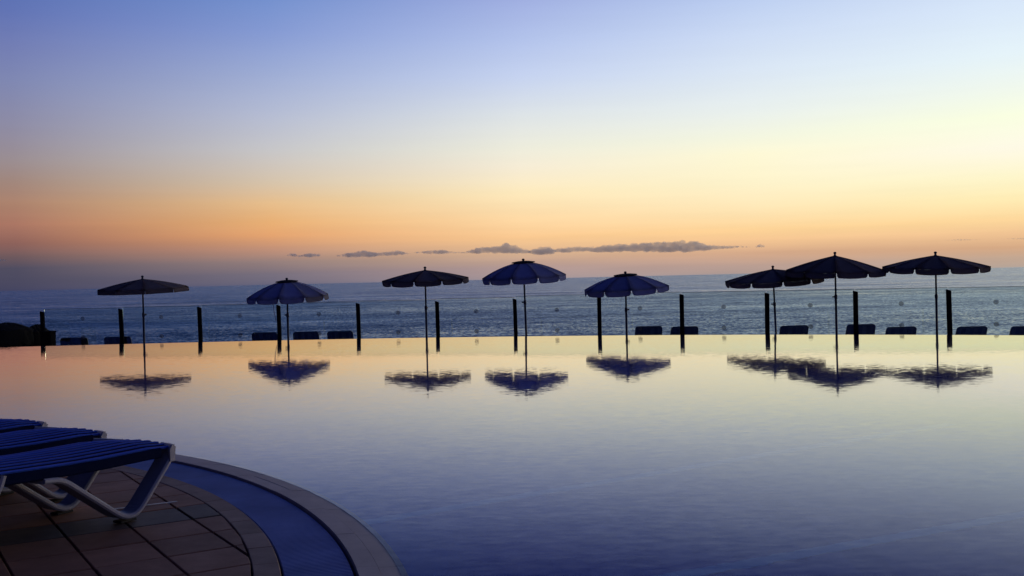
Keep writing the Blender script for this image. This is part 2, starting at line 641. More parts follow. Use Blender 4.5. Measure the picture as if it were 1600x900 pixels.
# shore: from the back right corner along the back, round the terrace, then along the left side
ARC = [(CX + R_WET * cos(a), CY + R_WET * sin(a)) for a in [radians(-90 + 270 * i / 135) for i in range(136)]]
shore = [(CX + 0.001, BACK_Y)] + ARC + [(-60, CY)]
outline = edge + shore                     # clockwise
bm = bmesh.new()
vs = [bm.verts.new((x, y, 0)) for x, y in reversed(outline)]
f_ = bm.faces.new(vs)
bmesh.ops.triangulate(bm, faces=[f_])
pw = struct(obj('pool_water', bm, 'pool_water'))
for pl in pw.data.polygons:
    if pl.normal.z < 0:
        pl.flip()

# basin: floor, round inner wall, far weir wall
FLOOR = -1.35
bm = bmesh.new()
q = [bm.verts.new(v) for v in ((-60, -5, FLOOR), (24, -5, FLOOR), (24, 23, FLOOR), (-60, 23, FLOOR))]
bm.faces.new(q)
WS = [shore[0]] + [(CX + (x - CX) * (R_OUT - 0.02) / R_WET, CY + (y - CY) * (R_OUT - 0.02) / R_WET) for x, y in ARC] + [shore[-1]]
lo = [bm.verts.new((x, y, FLOOR - 0.01)) for x, y in WS]
hi = [bm.verts.new((x, y, -0.05)) for x, y in WS]
for i in range(len(shore) - 1):
    bm.faces.new((lo[i], lo[i + 1], hi[i + 1], hi[i]))
struct(obj('pool_basin', bm, 'mosaic'))
# weir: a thin wall whose rounded top the water just covers
bm = bmesh.new()


def off_line(P, d):
    out_ = []
    for i, p_ in enumerate(P):
        a = Vector(P[max(i - 1, 0)])
        b = Vector(P[min(i + 1, len(P) - 1)])
        tdir = (b - a).normalized()
        n_ = Vector((-tdir.y, tdir.x))
        out_.append((p_[0] + n_.x * d, p_[1] + n_.y * d))
    return out_


prof = [(-0.16, FLOOR - 0.01), (-0.16, -0.05), (-0.12, -0.012), (0.0, -0.006), (0.03, -0.02), (0.045, -0.06), (0.06, -1.25)]
rows = []
for d, z in prof:
    rows.append([bm.verts.new((x, y, z)) for x, y in off_line(edge, d)])
for a, b in zip(rows, rows[1:]):
    for i in range(len(a) - 1):
        bm.faces.new((a[i], a[i + 1], b[i + 1], b[i]))
struct(obj('weir_wall', bm, 'mosaic', smooth=True))


# two pale lane stripes on the pool floor, seen refracted
def floor_pt(x, y):
    d = ray(x, y).normalized()
    s = CAM + d * (CAM_H / -d.z)
    h_ = Vector((d.x, d.y, 0))
    st_ = h_.length / 1.333
    ct_ = sqrt(1 - st_ * st_)
    h_.normalize()
    return s + h_ * (st_ / ct_ * -FLOOR) + Vector((0, 0, FLOOR))


for (a, b, wd) in (((560, 818), (1080, 730), 0.055), ((1060, 900), (1640, 797), 0.055)):
    A = floor_pt(*a)
    B = floor_pt(*b)
    d = (B - A).normalized()
    n_ = Vector((-d.y, d.x, 0)) * wd
    bm = bmesh.new()
    A -= d * 1.5
    B += d * 3.0
    cs = [A - n_, B - n_, B + n_, A + n_]
    prism(bm, [(c.x, c.y) for c in cs], FLOOR - 0.003, FLOOR + 0.005)
    struct(obj('lane_stripe', bm, 'lane'))

# ------------------------------------------------------------------ round terrace: base, tiles, border, gutter, coping
bm = bmesh.new()
lathe(bm, [(R_OUT - 0.006, FLOOR), (R_OUT - 0.006, -0.045), (R_OUT - 0.1, -0.03), (R_G2 + 0.004, -0.03), (R_G2 + 0.004, -0.16), (R_G1 - 0.004, -0.16), (R_G1 - 0.004, -0.022), (0, -0.022)], 180, (CX, CY, 0))
deck = struct(obj('pool_terrace', bm, 'grout'))
# the terrace goes on behind and to the left
bm = bmesh.new()
prism(bm, [(-60, -30), (22, -30), (22, BACK_Y + 0.004), (CX, BACK_Y + 0.004), (CX, CY - 0.004), (-60, CY - 0.004)], FLOOR, -0.026)
struct(obj('back_terrace', bm, 'terrace'))

A_ANG = radians(-57.2)
av = Vector((cos(A_ANG), sin(A_ANG)))
an = Vector((-av.y, av.x))
C_ANG = radians(31.5)
TA = 0.302                                 # spacing of the long joints
TC = 0.335                                 # spacing of the cross joints
cv = Vector((cos(C_ANG), sin(C_ANG)))
cn = Vector((-cv.y, cv.x))
OA, OC = 1.14, 4.669


def clip_circle(poly, c, r, n=None):
    """clip a convex polygon by a circle (approximated by its tangent half-planes)"""
    res = [Vector(p_) for p_ in poly]
    for i in range(72):
        a = 2 * pi * i / 72
        nn_ = Vector((cos(a), sin(a)))
        pl = r
        out_ = []
        for j in range(len(res)):
            p_, q_ = res[j], res[(j + 1) % len(res)]
            dp = (p_ - c).dot(nn_) - pl
            dq = (q_ - c).dot(nn_) - pl
            if dp <= 0:
                out_.append(p_)
            if dp * dq < 0:
                out_.append(p_ + (q_ - p_) * (dp / (dp - dq)))
        res = out_
        if len(res) < 3:
            return []
    return res


def solve(oa, oc):                         # point with offsets along an and cn
    det = an.x * cn.y - an.y * cn.x
    return Vector(((oa * cn.y - oc * an.y) / det, (an.x * oc - cn.x * oa) / det))


far_bm = bmesh.new()
cen = Vector((CX, CY))
GA, GC = 0.0055, 0.0065
rnd = random.Random(3)
for i in range(-20, 30):
    for j in range(-30, 30):
        a0, a1 = OA + i * TA + GA, OA + (i + 1) * TA - GA
        c0, c1 = OC + j * TC + GC, OC + (j + 1) * TC - GC
        poly = [solve(a0, c0), solve(a1, c0), solve(a1, c1), solve(a0, c1)]
        area = sum(poly[k_].cross(poly[(k_ + 1) % 4]) for k_ in range(4))
        if area < 0:
            poly.reverse()
        mid = sum(poly, Vector((0, 0))) / 4
        if (mid - cen).length > R_T1 + 0.4:
            continue
        poly = clip_circle(poly, cen, R_T1 - 0.006)
        if len(poly) < 3:
            continue
        ar = sum(poly[k_].cross(poly[(k_ + 1) % len(poly)]) for k_ in range(len(poly))) / 2
        if ar < 0.0006:
            continue
        zt = 0.008 + rnd.uniform(-0.0016, 0.0016)
        near = mid.x > -4.6 and mid.y > 2.8 and mid.x / mid.y > -0.72
        if near:
            bm = bmesh.new()
            prism(bm, [tuple(p_) for p_ in poly], -0.03, zt, 0.003)
            obj('paving_tile', bm, 'dark_tile' if j == 2 else 'terracotta', deck)
        else:
            prism(far_bm, [tuple(p_) for p_ in poly], -0.03, zt, 0.003)
o = obj('paving_tiles', far_bm, 'terracotta', deck)
o['kind'] = 'stuff'


def ring_piece(bm, r0_, r1_, a0, a1, z0, z1, n=5, z1b=None):
    """a curved slab between two radii; top may fall from z1 (inner) to z1b (outer)"""
    ch = 0.003 if z1b is None else 0.0008
    z1b = z1 if z1b is None else z1b
    q_ = []
    for i in range(n + 1):
        a = a0 + (a1 - a0) * i / n
        c_, s_ = cos(a), sin(a)
        q_.append([bm.verts.new((CX + r_ * c_, CY + r_ * s_, z_)) for r_, z_ in
                   ((r0_, z0), (r0_, z1 - ch), (r0_ + ch, z1), (r1_ - ch, z1b), (r1_, z1b - ch), (r1_, z0))])
    for a_, b_ in zip(q_, q_[1:]):
        for j in range(6):
            j2 = (j + 1) % 6
            bm.faces.new((a_[j], b_[j], b_[j2], a_[j2]))
    bm.faces.new(q_[0])
    bm.faces.new(list(reversed(q_[-1])))


def ring(name, r0_, r1_, length, gap, mat, parent, z0, z1, z1b=None, start=0.0, arc=(-70, 150)):
    rm = (r0_ + r1_) / 2
    cnt = int(round(2 * pi * rm / length))
    st_ = 2 * pi / cnt
    ga = gap / rm / 2
    for i in range(cnt):
        a0 = start + i * st_
        dg = math.degrees(a0) % 360
        if dg > 180:
            dg -= 360
        if not arc[0] < dg < arc[1]:
            continue
        bm = bmesh.new()
        dz = rnd.uniform(-0.001, 0.001)
        ring_piece(bm, r0_, r1_, a0 + ga, a0 + st_ - ga, z0, z1 + dz, 4, None if z1b is None else z1b + dz)
        bmesh.ops.recalc_face_normals(bm, faces=bm.faces)
        obj(name, bm, mat, parent)


ring('border_tile', R_T1 + 0.004, R_G1 - 0.006, 0.29, 0.007, 'border', deck, -0.03, 0.008, start=0.02)
ring('coping_tile', R_G2 + 0.010, 5.768, 0.60, 0.002, 'coping', deck, -0.04, 0.0075, 0.0035, start=0.05)
ring('coping_tile', 5.7685, R_OUT, 0.60, 0.002, 'coping', deck, -0.06, 0.0032, -0.0030, start=0.05)

# overflow gutter: curved sections of blue plastic grating
gut = struct(obj('overflow_gutter', (lambda b_: (lathe(b_, [(R_G1, -0.15), (R_G2, -0.15)], 180, (CX, CY, 0)), b_)[1])(bmesh.new()), 'channel'))
SEG = 44
for s in range(SEG):
    a0 = 2 * pi * s / SEG
    dg = math.degrees(a0)
    dg = dg - 360 if dg > 180 else dg
    if not -60 < dg < 140:
        continue
    bm = bmesh.new()
    nb = 36
    for kx in range(nb):                   # cross bars
        a = a0 + 2 * pi / SEG * (kx + 0.5) / nb
        hw = 2 * pi / SEG / nb * 0.36
        q_ = []
        for aa, rr_, zz in ((a - hw, R_G1 + 0.008, 0), (a + hw, R_G1 + 0.008, 0), (a + hw, R_G2 - 0.008, 0), (a - hw, R_G2 - 0.008, 0)):
            q_.append((CX + rr_ * cos(aa), CY + rr_ * sin(aa)))
        prism(bm, q_, -0.024, -0.004)
    for rr_ in (R_G1 + 0.012, R_G1 + 0.075, R_G1 + 0.145, R_G1 + 0.215, R_G2 - 0.02):
        ring_piece(bm, rr_ - 0.006, rr_ + 0.006, a0 + 0.0006, a0 + 2 * pi / SEG - 0.0006, -0.034, -0.010, 4)
    obj('grating_section', bm, 'grating', gut)

# narrow pale strip along the joint that crosses the terrace
p0 = on_z(165, 800, 0.0)
p1 = on_z(277, 786.5, 0.0)
d = (p1 - p0).normalized()
n_ = Vector((-d.y, d.x, 0)) * 0.007
bm = bmesh.new()
prism(bm, [tuple((c).to_2d()) for c in (p0 - n_, p1 - n_, p1 + n_, p0 + n_)], -0.01, 0.0125, 0.001)
obj('joint_strip', bm, 'strip', deck)


# ------------------------------------------------------------------ near loungers
def sweep_rect(bm, pts, w_, th, y0, seg=0.008):
    """a flat band (width w_ across y, thickness th) following a path in the x-z plane"""
    rings = []
    n = len(pts)
    for i, (x, z) in enumerate(pts):
        a = Vector(pts[max(i - 1, 0)])
        b = Vector(pts[min(i + 1, n - 1)])
        tdir = (b - a).normalized()
        nn_ = Vector((-tdir.y, tdir.x))
        ww = w_ / 2
        c = seg
        rect = [(-ww + c, -th / 2), (ww - c, -th / 2), (ww, -th / 2 + c), (ww, th / 2 - c), (ww - c, th / 2), (-ww + c, th / 2), (-ww, th / 2 - c), (-ww, -th / 2 + c)]
        rings.append([bm.verts.new((x + nn_.x * t_, y0 + s_, z + nn_.y * t_)) for s_, t_ in rect])
    for q_, r_ in zip(rings, rings[1:]):
        for j in range(8):
            j2 = (j + 1) % 8
            bm.faces.new((q_[j], q_[j2], r_[j2], r_[j]))
    bm.faces.new(rings[0])
    bm.faces.new(list(reversed(rings[-1])))
    bmesh.ops.recalc_face_normals(bm, faces=bm.faces)


LW, LLEN, LH = 0.58, 1.95, 0.355


def arc_path(P, r=0.06, k=5):
    """round the corners of a polyline"""
    out_ = [Vector(P[0])]
    for i in range(1, len(P) - 1):
        p_, a, b = Vector(P[i]), Vector(P[i - 1]), Vector(P[i + 1])
        u_ = (a - p_).normalized() * min(r, (a - p_).length * 0.45)
        v_ = (b - p_).normalized() * min(r, (b - p_).length * 0.45)
        for j in range(k + 1):
            s = j / k
            out_.append((p_ + u_) * (1 - s) ** 2 + p_ * 2 * s * (1 - s) + (p_ + v_) * s * s)
    out_.append(Vector(P[-1]))
    return [tuple(q_) for q_ in out_]


def bulge(y):
    return 0.085 * max(0.0, 1 - ((y - LW / 2) / (LW / 2)) ** 2)


def top_z(x, y):
    rise = 0.05 * max(0.0, -x - 0.45) ** 1.3
    return LH + 0.012 * (1 - ((y - LW / 2) / (LW / 2)) ** 2) + rise


def make_lounger():
    root = thing('sun_lounger', 'nearest blue slatted sun lounger on white V-shaped legs, at the front of the row', 'sun lounger', group='blue sun loungers by the round pool edge')
    ns = 8
    pitch = LW / ns
    for i in range(ns):
        yc = (i + 0.5) * pitch
        bm = bmesh.new()
        hw = pitch * 0.25
        L0, L1 = -LLEN, bulge(yc) - 0.004
        rings = []
        nseg = 14
        for s in range(nseg + 1):
            x = L0 + (L1 - L0) * s / nseg
            sec = [(-hw, -0.012), (-hw, -0.0032), (-hw * 0.7, -0.001), (0, 0.0), (hw * 0.7, -0.001), (hw, -0.0032), (hw, -0.012)]
            drop = -0.012 if s == nseg else 0.0
            rings.append([bm.verts.new((x, yc + a, top_z(x, yc) + b + drop)) for a, b in sec])
        for q_, r_ in zip(rings, rings[1:]):
            for j in range(7):
                j2 = (j + 1) % 7
                bm.faces.new((q_[j], q_[j2], r_[j2], r_[j]))
        bm.faces.new(rings[0])
        bm.faces.new(list(reversed(rings[-1])))
        bmesh.ops.recalc_face_normals(bm, faces=bm.faces)
        obj('slat', bm, 'slat_blue', root)
    # the dark sling the slats lie on
    bm = bmesh.new()
    prev = None
    for s in range(15):
        cur_ = []
        for i in range(9):
            y = 0.012 + (LW - 0.024) * i / 8
            x = -LLEN + (bulge(y) - 0.008 + LLEN) * s / 14
            cur_.append(bm.verts.new((x, y, top_z(x, y) - 0.0045 - (0.012 if s == 14 else 0))))
        if prev:
            for i in range(8):
                bm.faces.new((prev[i], cur_[i], cur_[i + 1], prev[i + 1]))
        prev = cur_
    bmesh.ops.solidify(bm, geom=bm.faces[:], thickness=0.004)
    obj('sling', bm, 'slat_navy', root)
    # side rails: deep blue beams under the slats
    for y in (0.022, LW - 0.022):
        bm = bmesh.new()
        sweep_rect(bm, [(-LLEN + 0.02 + (LLEN - 0.08) * s / 10, top_z(-LLEN + 0.02 + (LLEN - 0.08) * s / 10, y) - 0.035) for s in range(11)], 0.032, 0.052, y)
        obj('side_rail', bm, 'slat_navy', root)
    for x in (-0.16, -0.62, -1.1, -1.6):
        bm = bmesh.new()
        box(bm, (x, LW / 2, top_z(x, 0) - 0.045), (0.04, LW - 0.06, 0.026), 0.004)
        obj('cross_bar', bm, 'slat_navy', root)
    # white end frame that wraps the pool end
    bm = bmesh.new()
    pts = []
    for i in range(17):
        y = -0.012 + 0.15 * i / 16
        pts.append((bulge(min(max(y, 0), LW)) + 0.010, y))
    rr_ = []
    for x, y in pts:
        z = top_z(0, y)
        e_ = min(1.0, (y + 0.012) / 0.13)
        lo_ = 0.085 - 0.035 * e_
        hi_ = 0.004 - 0.016 * e_
        rr_.append([bm.verts.new((x + a, y, z + b)) for a, b in ((-0.028, -lo_), (0.004, -lo_), (0.010, -0.02), (0.002, hi_), (-0.012, hi_), (-0.028, -0.022))])
    for q_, r_ in zip(rr_, rr_[1:]):
        for j in range(6):
            j2 = (j + 1) % 6
            bm.faces.new((q_[j], q_[j2], r_[j2], r_[j]))
    bm.faces.new(rr_[0])
    bm.faces.new(list(reversed(rr_[-1])))
    bmesh.ops.recalc_face_normals(bm, faces=bm.faces)
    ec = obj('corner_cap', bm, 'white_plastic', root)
    # its mirror on the far corner
    me2 = ec.data.copy()
    for v in me2.vertices:
        v.co.y = LW - v.co.y
    me2.flip_normals()
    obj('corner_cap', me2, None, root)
    bm = bmesh.new()
    rr2 = []
    for i in range(13):
        y = 0.10 + (LW - 0.20) * i / 12
        x, z = bulge(y) - 0.012, top_z(0, y) - 0.018
        rr2.append([bm.verts.new((x + a, y, z + b)) for a, b in ((-0.02, -0.05), (0.0, -0.05), (0.004, -0.01), (-0.02, -0.004))])
    for q_, r_ in zip(rr2, rr2[1:]):
        for j in range(4):
            j2 = (j + 1) % 4
            bm.faces.new((q_[j], q_[j2], r_[j2], r_[j]))
    bm.faces.new(rr2[0])
    bm.faces.new(list(reversed(rr2[-1])))
    bmesh.ops.recalc_face_normals(bm, faces=bm.faces)
    obj('end_bar', bm, 'slat_navy', root)
    # V-shaped legs: one band down from the end, round the foot and up again
    for y in (0.052, LW - 0.052):
        for x0 in (0.0, -1.0):
            bm = bmesh.new()
            zt = top_z(x0, y)
            P = [(x0 + 0.026, zt - 0.016), (x0 + 0.006, zt - 0.075), (x0 - 0.225, 0.034), (x0 - 0.315, 0.034), (x0 - 0.67, zt - 0.066), (x0 - 0.77, zt - 0.058)]
            sweep_rect(bm, arc_path(P, 0.06), 0.112, 0.027, y)
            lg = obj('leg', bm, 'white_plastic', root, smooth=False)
            bm = bmesh.new()
            box(bm, (x0 - 0.27, y, 0.009), (0.10, 0.06, 0.012), 0.003)
            obj('foot_pad', bm, 'rubber', lg)
    return root


L_ANG = radians(62)
lounger = make_lounger()
lounger.location = (-1.83, 5.43, 0.008)
lounger.rotation_euler = (0, 0, L_ANG)
dup(lounger, (-2.41, 5.97, 0.008), L_ANG, 'blue slatted sun lounger second from the front, between two others of its row')
dup(lounger, (-2.98, 6.46, 0.008), L_ANG, 'blue slatted sun lounger third from the front, cut by the left picture edge')
dup(lounger, (-3.54, 6.96, 0.008), L_ANG, 'farthest blue sun lounger, only its end tip showing at the left picture edge')

# ------------------------------------------------------------------ beyond the weir: lower terrace, beach, sea
LOW = -0.98
bm = bmesh.new()
e1 = off_line(edge, 0.061)
e2 = off_line(edge, 9.5)
e3 = off_line(edge, 9.9)
rows = [[bm.verts.new((x, y, z)) for x, y in e_] for e_, z in ((e1, LOW), (e2, LOW), (e3, -2.6))]
for a, b in zip(rows, rows[1:]):
    for i in range(len(a) - 1):
        bm.faces.new((a[i], a[i + 1], b[i + 1], b[i]))
struct(obj('lower_terrace', bm, 'terrace'))
SEA = -9.0
bm = bmesh.new()
b1 = off_line(edge, 9.7)
b2 = off_line(edge, 30)
b3 = off_line(edge, 85)
b4 = off_line(edge, 105)
rows = [[bm.verts.new((x, y, z)) for x, y in e_] for e_, z in ((b1, -2.5), (b2, -5.5), (b3, -8.7), (b4, -10.5))]
for a, b in zip(rows, rows[1:]):
    for i in range(len(a) - 1):
        bm.faces.new((a[i], a[i + 1], b[i + 1], b[i]))
struct(obj('beach', bm, 'sand', smooth=True))
bm = bmesh.new()
q = [bm.verts.new(v) for v in ((-90000, -60000, SEA), (90000, -60000, SEA), (90000, 90000, SEA), (-90000, 90000, SEA))]
bm.faces.new(q)
struct(obj('sea', bm, 'sea'))

# ------------------------------------------------------------------ glass balustrade with dark posts
bal = thing('glass_balustrade', 'long clear glass balustrade with black posts between the pool edge and the sea', 'balustrade')
POSTS = [(68, 487, -0.020), (191, 483, -0.030), (313.5, 480, -0.018), (437, 477, -0.016), (561, 474, -0.014), (684.5, 471, -0.010), (806, 467, -0.012), (937, 462, 0.004), (1066, 460, 0.003),
         (1199, 458, 0.008), (1337.5, 455, 0.004), (1484, 453, -0.012), (1634, 450, 0.0)]


def post_depth(x):
    return 28.3 + (24.3 - 28.3) * (x - 68) / (1484 - 68)


pp = []
for (x, yt, lean) in POSTS:
    Y = post_depth(x)
    h_at = 530 - 0.012 * x
    base = at(x, h_at, Y)
    top = at(x, yt, Y)
    pp.append((base.x, Y, top.z))
for i, ((x, Y, zt), (_, _, lean)) in enumerate(zip(pp, POSTS)):
    bm = bmesh.new()
    hgt = zt - LOW
    w_ = 0.049
    box(bm, (0, 0, hgt / 2), (2 * w_, 0.09, hgt), 0.008)
    for v in bm.verts:
        v.co.x += lean * (v.co.z - (hgt - 1.0))
        if v.co.z > hgt - 0.02:
            v.co.z += 0.012 * (-1 if v.co.x > 0 else 1)
    po = obj('post', bm, 'post', bal)
    po.location = (x, Y, LOW)
panel_me = {}
for i in range(len(pp) - 1):
    (xa, ya, za), (xb, yb, zb) = pp[i], pp[i + 1]
    A = Vector((xa + 0.066, ya, 0))
    B = Vector((xb - 0.066, yb, 0))
    wd = (B - A).length
    zt = (za + zb) / 2 + 0.045
    z0 = LOW + 0.06
    bm = bmesh.new()
    box(bm, (0, 0, (zt - z0) / 2), (wd + 0.10, 0.012, zt - z0), 0.0)
    gp = obj('glass_panel', bm, 'glass', bal)
    mid = (A + B) / 2
    gp.location = (mid.x, mid.y + 0.052, z0)
    gp.rotation_euler = (0, 0, atan2(B.y - A.y, B.x - A.x))
    bm = bmesh.new()
    box(bm, (0, 0, 0), (wd + 0.10, 0.013, 0.010), 0.0)
    ge = obj('polished_edge', bm, 'glass_edge', gp)
    ge.location = (0, 0, zt - z0 + 0.0052)
    for zz in (0.39, -0.13):
        bm = bmesh.new()
        lathe(bm, [(0.0, -0.022), (0.05, -0.02), (0.058, -0.012), (0.058, 0.0), (0, 0.0)], 20)
        bmesh.ops.rotate(bm, cent=(0, 0, 0), matrix=Matrix.Rotation(-pi / 2, 3, 'X'), verts=bm.verts)
        dsc = obj('glass_fixing', bm, 'disc', gp, smooth=True)
        dsc.location = (0, -0.007, zz - z0)


# ------------------------------------------------------------------ parasols
def parasol(px, tip_y, left, right, rim_y, Y, kind, rot, label, lean=0.055, valance=0.115, pole_dx=0.0, pale=(), sag=0.03, roll=0.0, notch=1.0):
    """px/tip_y: top of the finial in the photograph; left/right: the canopy's ends; rim_y: bottom of the valance below the pole"""
    tip = at(px, tip_y, Y)
    cl, crr = at(left, rim_y, Y), at(right, rim_y, Y)
    R = (crr.x - cl.x) / 2 * 1.012
    botz = at(px, rim_y, Y).z
    base = Vector((tip.x + pole_dx, Y, LOW))
    root = thing('parasol', label, 'parasol', base, 0.0, 'parasols along the far pool edge')
    H = tip.z - LOW
    rim = botz + valance - LOW + R * lean * 0.9
    apex = H - 0.075
    nr = 10
    cmat = 'canopy_blue' if kind == 'dome' else 'canopy_taupe'
    hub = Vector((-pole_dx, 0, apex))      # top of the pole in local space
    tilt = Matrix.Rotation(roll, 3, 'Y') @ Matrix.Rotation(lean, 3, 'X')

    def surf(r, a):
        s = r / R
        if kind == 'dome':
            z = (apex - rim) * (1 - s ** 1.75)
        else:
            z = (apex - rim) * (1 - s) + 0.02 * sin(pi * s)
        return Vector((r * cos(a), r * sin(a), z - (apex - rim)))

    def put(v):
        return hub + tilt @ v

    st_ = 2 * pi / nr
    rr = random.Random(int(px))
    for k_ in range(nr):
        a0, a1 = rot + k_ * st_, rot + (k_ + 1) * st_
        bm = bmesh.new()
        grid = []
        for i in range(8):
            r = 0.02 + (R - 0.02) * i / 7
            row = []
            for j in range(5):
                s = j / 4
                v = surf(r, a0).lerp(surf(r, a1), s)
                v.z -= sag * sin(pi * s) * (r / R) ** 1.2 * 0.8
                row.append(bm.verts.new(put(v)))
            grid.append(row)
        for i in range(7):
            for j in range(4):
                bm.faces.new((grid[i][j], grid[i + 1][j], grid[i + 1][j + 1], grid[i][j + 1]))
        bmesh.ops.solidify(bm, geom=bm.faces[:], thickness=0.004)
        obj('canopy_panel', bm, cmat, root, smooth=True)
        # valance flap with rounded lower corners, hanging slightly loose
        bm = bmesh.new()
        fl = rr.uniform(-0.015, 0.02)
        vh = valance * rr.uniform(0.94, 1.06)
        rows = []
        for i in range(6):
            tt = i / 5
            row = []
            inset = 0.018 + (0.075 * (max(0, tt - 0.35) / 0.65) ** 2.2 if kind == 'dome' else 0.05 * (max(0, tt - 0.45) / 0.55) ** 2.5)
            inset *= notch
            if i == 0:
                inset = 0.0
            for j in range(7):
                s = inset + (1 - 2 * inset) * j / 6
                v = surf(R, a0).lerp(surf(R, a1), s)
                v.z -= sag * sin(pi * s) * 0.8
                o_ = Vector((cos((a0 + a1) / 2), sin((a0 + a1) / 2), 0))
                v = v + o_ * (fl * tt + 0.010 * sin(s * pi * 2.0 + k_) * tt) + Vector((0, 0, -vh * tt))
                row.append(bm.verts.new(put(v)))
            rows.append(row)
        for i in range(5):
            for j in range(6):
                bm.faces.new((rows[i][j], rows[i + 1][j], rows[i + 1][j + 1], rows[i][j + 1]))
        bmesh.ops.solidify(bm, geom=bm.faces[:], thickness=0.003)
        obj('valance_flap', bm, 'lit_flap_and_cord' if k_ in pale else cmat, root, smooth=True)
        # rib under the seam
        bm = bmesh.new()
        tube(bm, [put(surf(R * s, a0) + Vector((0, 0, -0.016))) for s in (0.03, 0.3, 0.6, 0.97)], 0.007, 6)
        obj('rib', bm, 'pole', root)
    if kind == 'dome':
        bm = bmesh.new()
        rv = R * 0.285
        prof_ = []
        n = 20
        top = bm.verts.new(put(Vector((0, 0, 0.034))))
        rings = []
        for s in (0.5, 0.95, 1.0):
            ring_ = []
            for j in range(n):
                a = rot + 2 * pi * j / n
                v = surf(rv * s * (1.0 if j % 2 == 0 else 0.965), a)
                v.z = v.z * 0.72 + 0.034 * (1 - 0.2 * s) - (0.02 if s == 1.0 else 0)
                ring_.append(bm.verts.new(put(v)))
            rings.append(ring_)
        for j in range(n):
            bm.faces.new((top, rings[0][j], rings[0][(j + 1) % n]))
        for q_, r_ in zip(rings, rings[1:]):
            for j in range(n):
                bm.faces.new((q_[j], r_[j], r_[(j + 1) % n], q_[(j + 1) % n]))
        bmesh.ops.solidify(bm, geom=bm.faces[:], thickness=0.005)
        bmesh.ops.recalc_face_normals(bm, faces=bm.faces)
        obj('vent_cap', bm, 'trim_dark', root)
    # finial
    bm = bmesh.new()
    lathe(bm, [(0.03, -0.03), (0.034, 0.0), (0.022, 0.02), (0.024, 0.035), (0.036, 0.05), (0.034, 0.07), (0.018, 0.082), (0, 0.084)], 14)
    fo = obj('finial', bm, 'pole', root, smooth=True)
    fo.location = hub
    # pole in two sections, joint collar and knob
    top_p = hub + Vector((0, 0, -0.01))
    low_p = Vector((0, 0, 0.02))
    mid_p = low_p.lerp(top_p, 0.62)
    bm = bmesh.new()
    tube(bm, [low_p, mid_p], 0.027, 14)
    obj('pole', bm, 'pole', root, smooth=True)
    bm = bmesh.new()
    tube(bm, [mid_p, top_p], 0.021, 14)
    obj('upper_pole', bm, 'pole', root, smooth=True)
    bm = bmesh.new()
    lathe(bm, [(0.021, 0.055), (0.034, 0.04), (0.036, -0.04), (0.028, -0.055)], 14)
    tube(bm, [(0.03, 0, 0), (0.075, 0, 0)], [0.012, 0.022], 10)
    ko = obj('clamp_knob', bm, 'pole', root, smooth=True)
    ko.location = mid_p
    ko.rotation_euler = (0, 0, rr.choice((0.2, 2.9, 1.2)))
    bm = bmesh.new()
    lathe(bm, [(0.021, 0.06), (0.045, 0.05), (0.045, -0.02), (0.021, -0.03)], 14)
    ho = obj('hub', bm, 'pole', root, smooth=True)
    ho.location = low_p.lerp(top_p, (rim + 0.02) / apex)
    bm = bmesh.new()
    lathe(bm, [(0.0, 0.0), (0.27, 0.0), (0.28, 0.02), (0.27, 0.065), (0.08, 0.09), (0.05, 0.10), (0.05, 0.30), (0.028, 0.31)], 24)
    obj('base', bm, 'concrete', root, smooth=False)
    return root


F = pi / 180
parasol(222.5, 431, 154, 292, 460, 26.0, 'cone', 4 * F, 'flat dark parasol with straight hem standing alone at the far left', valance=0.10, roll=-0.010, sag=0.0, notch=0.06)
parasol(448, 434.5, 386, 510, 473, 25.9, 'dome', 18 * F, 'blue domed parasol with a lifted flap coloured pale as if lit, next to the straight hemmed flat one', pale=(8, 9), roll=-0.02, valance=0.12)
# a loose cord hangs from that hem
cr_ = bpy.data.objects['parasol.001']
bm = bmesh.new()
c0 = at(426.5, 473, 24.85) - cr_.location
c1 = at(431.5, 503, 24.9) - cr_.location
tube(bm, [c0, c0.lerp(c1, 0.5) + Vector((-0.01, 0, 0)), c1], 0.008, 6)
obj('cord', bm, 'lit_flap_and_cord', cr_)
parasol(664, 417, 597, 731, 446.5, 25.3, 'cone', 8 * F, 'dark flat parasol with notched hem left of the tallest blue dome', roll=-0.015)
parasol(817.5, 404.5, 754, 884, 443, 25.0, 'dome', 0 * F, 'high set blue domed parasol with scalloped hem and dark vent cap, below the clouds', roll=-0.03, pole_dx=0.045, valance=0.125)
parasol(977, 424.5, 911, 1044, 460.5, 24.8, 'dome', 18 * F, 'low blue domed parasol with dark hem, tilted down to its left', roll=-0.05, valance=0.12)
parasol(1207.5, 415.5, 1134.5, 1284, 447, 25.2, 'cone', 14 * F, 'dark flat parasol partly hidden behind a taller one, its pole leaning', roll=-0.05, pole_dx=0.06)
parasol(1304.5, 394, 1230, 1384, 434, 24.0, 'cone', 2 * F, 'tall steep dark parasol overlapping the flatter one to its left', roll=0.01, sag=0.03)
parasol(1461.5, 393.5, 1385, 1541, 428, 23.6, 'cone', 10 * F, 'broad dark parasol standing rightmost of all', roll=0.0)


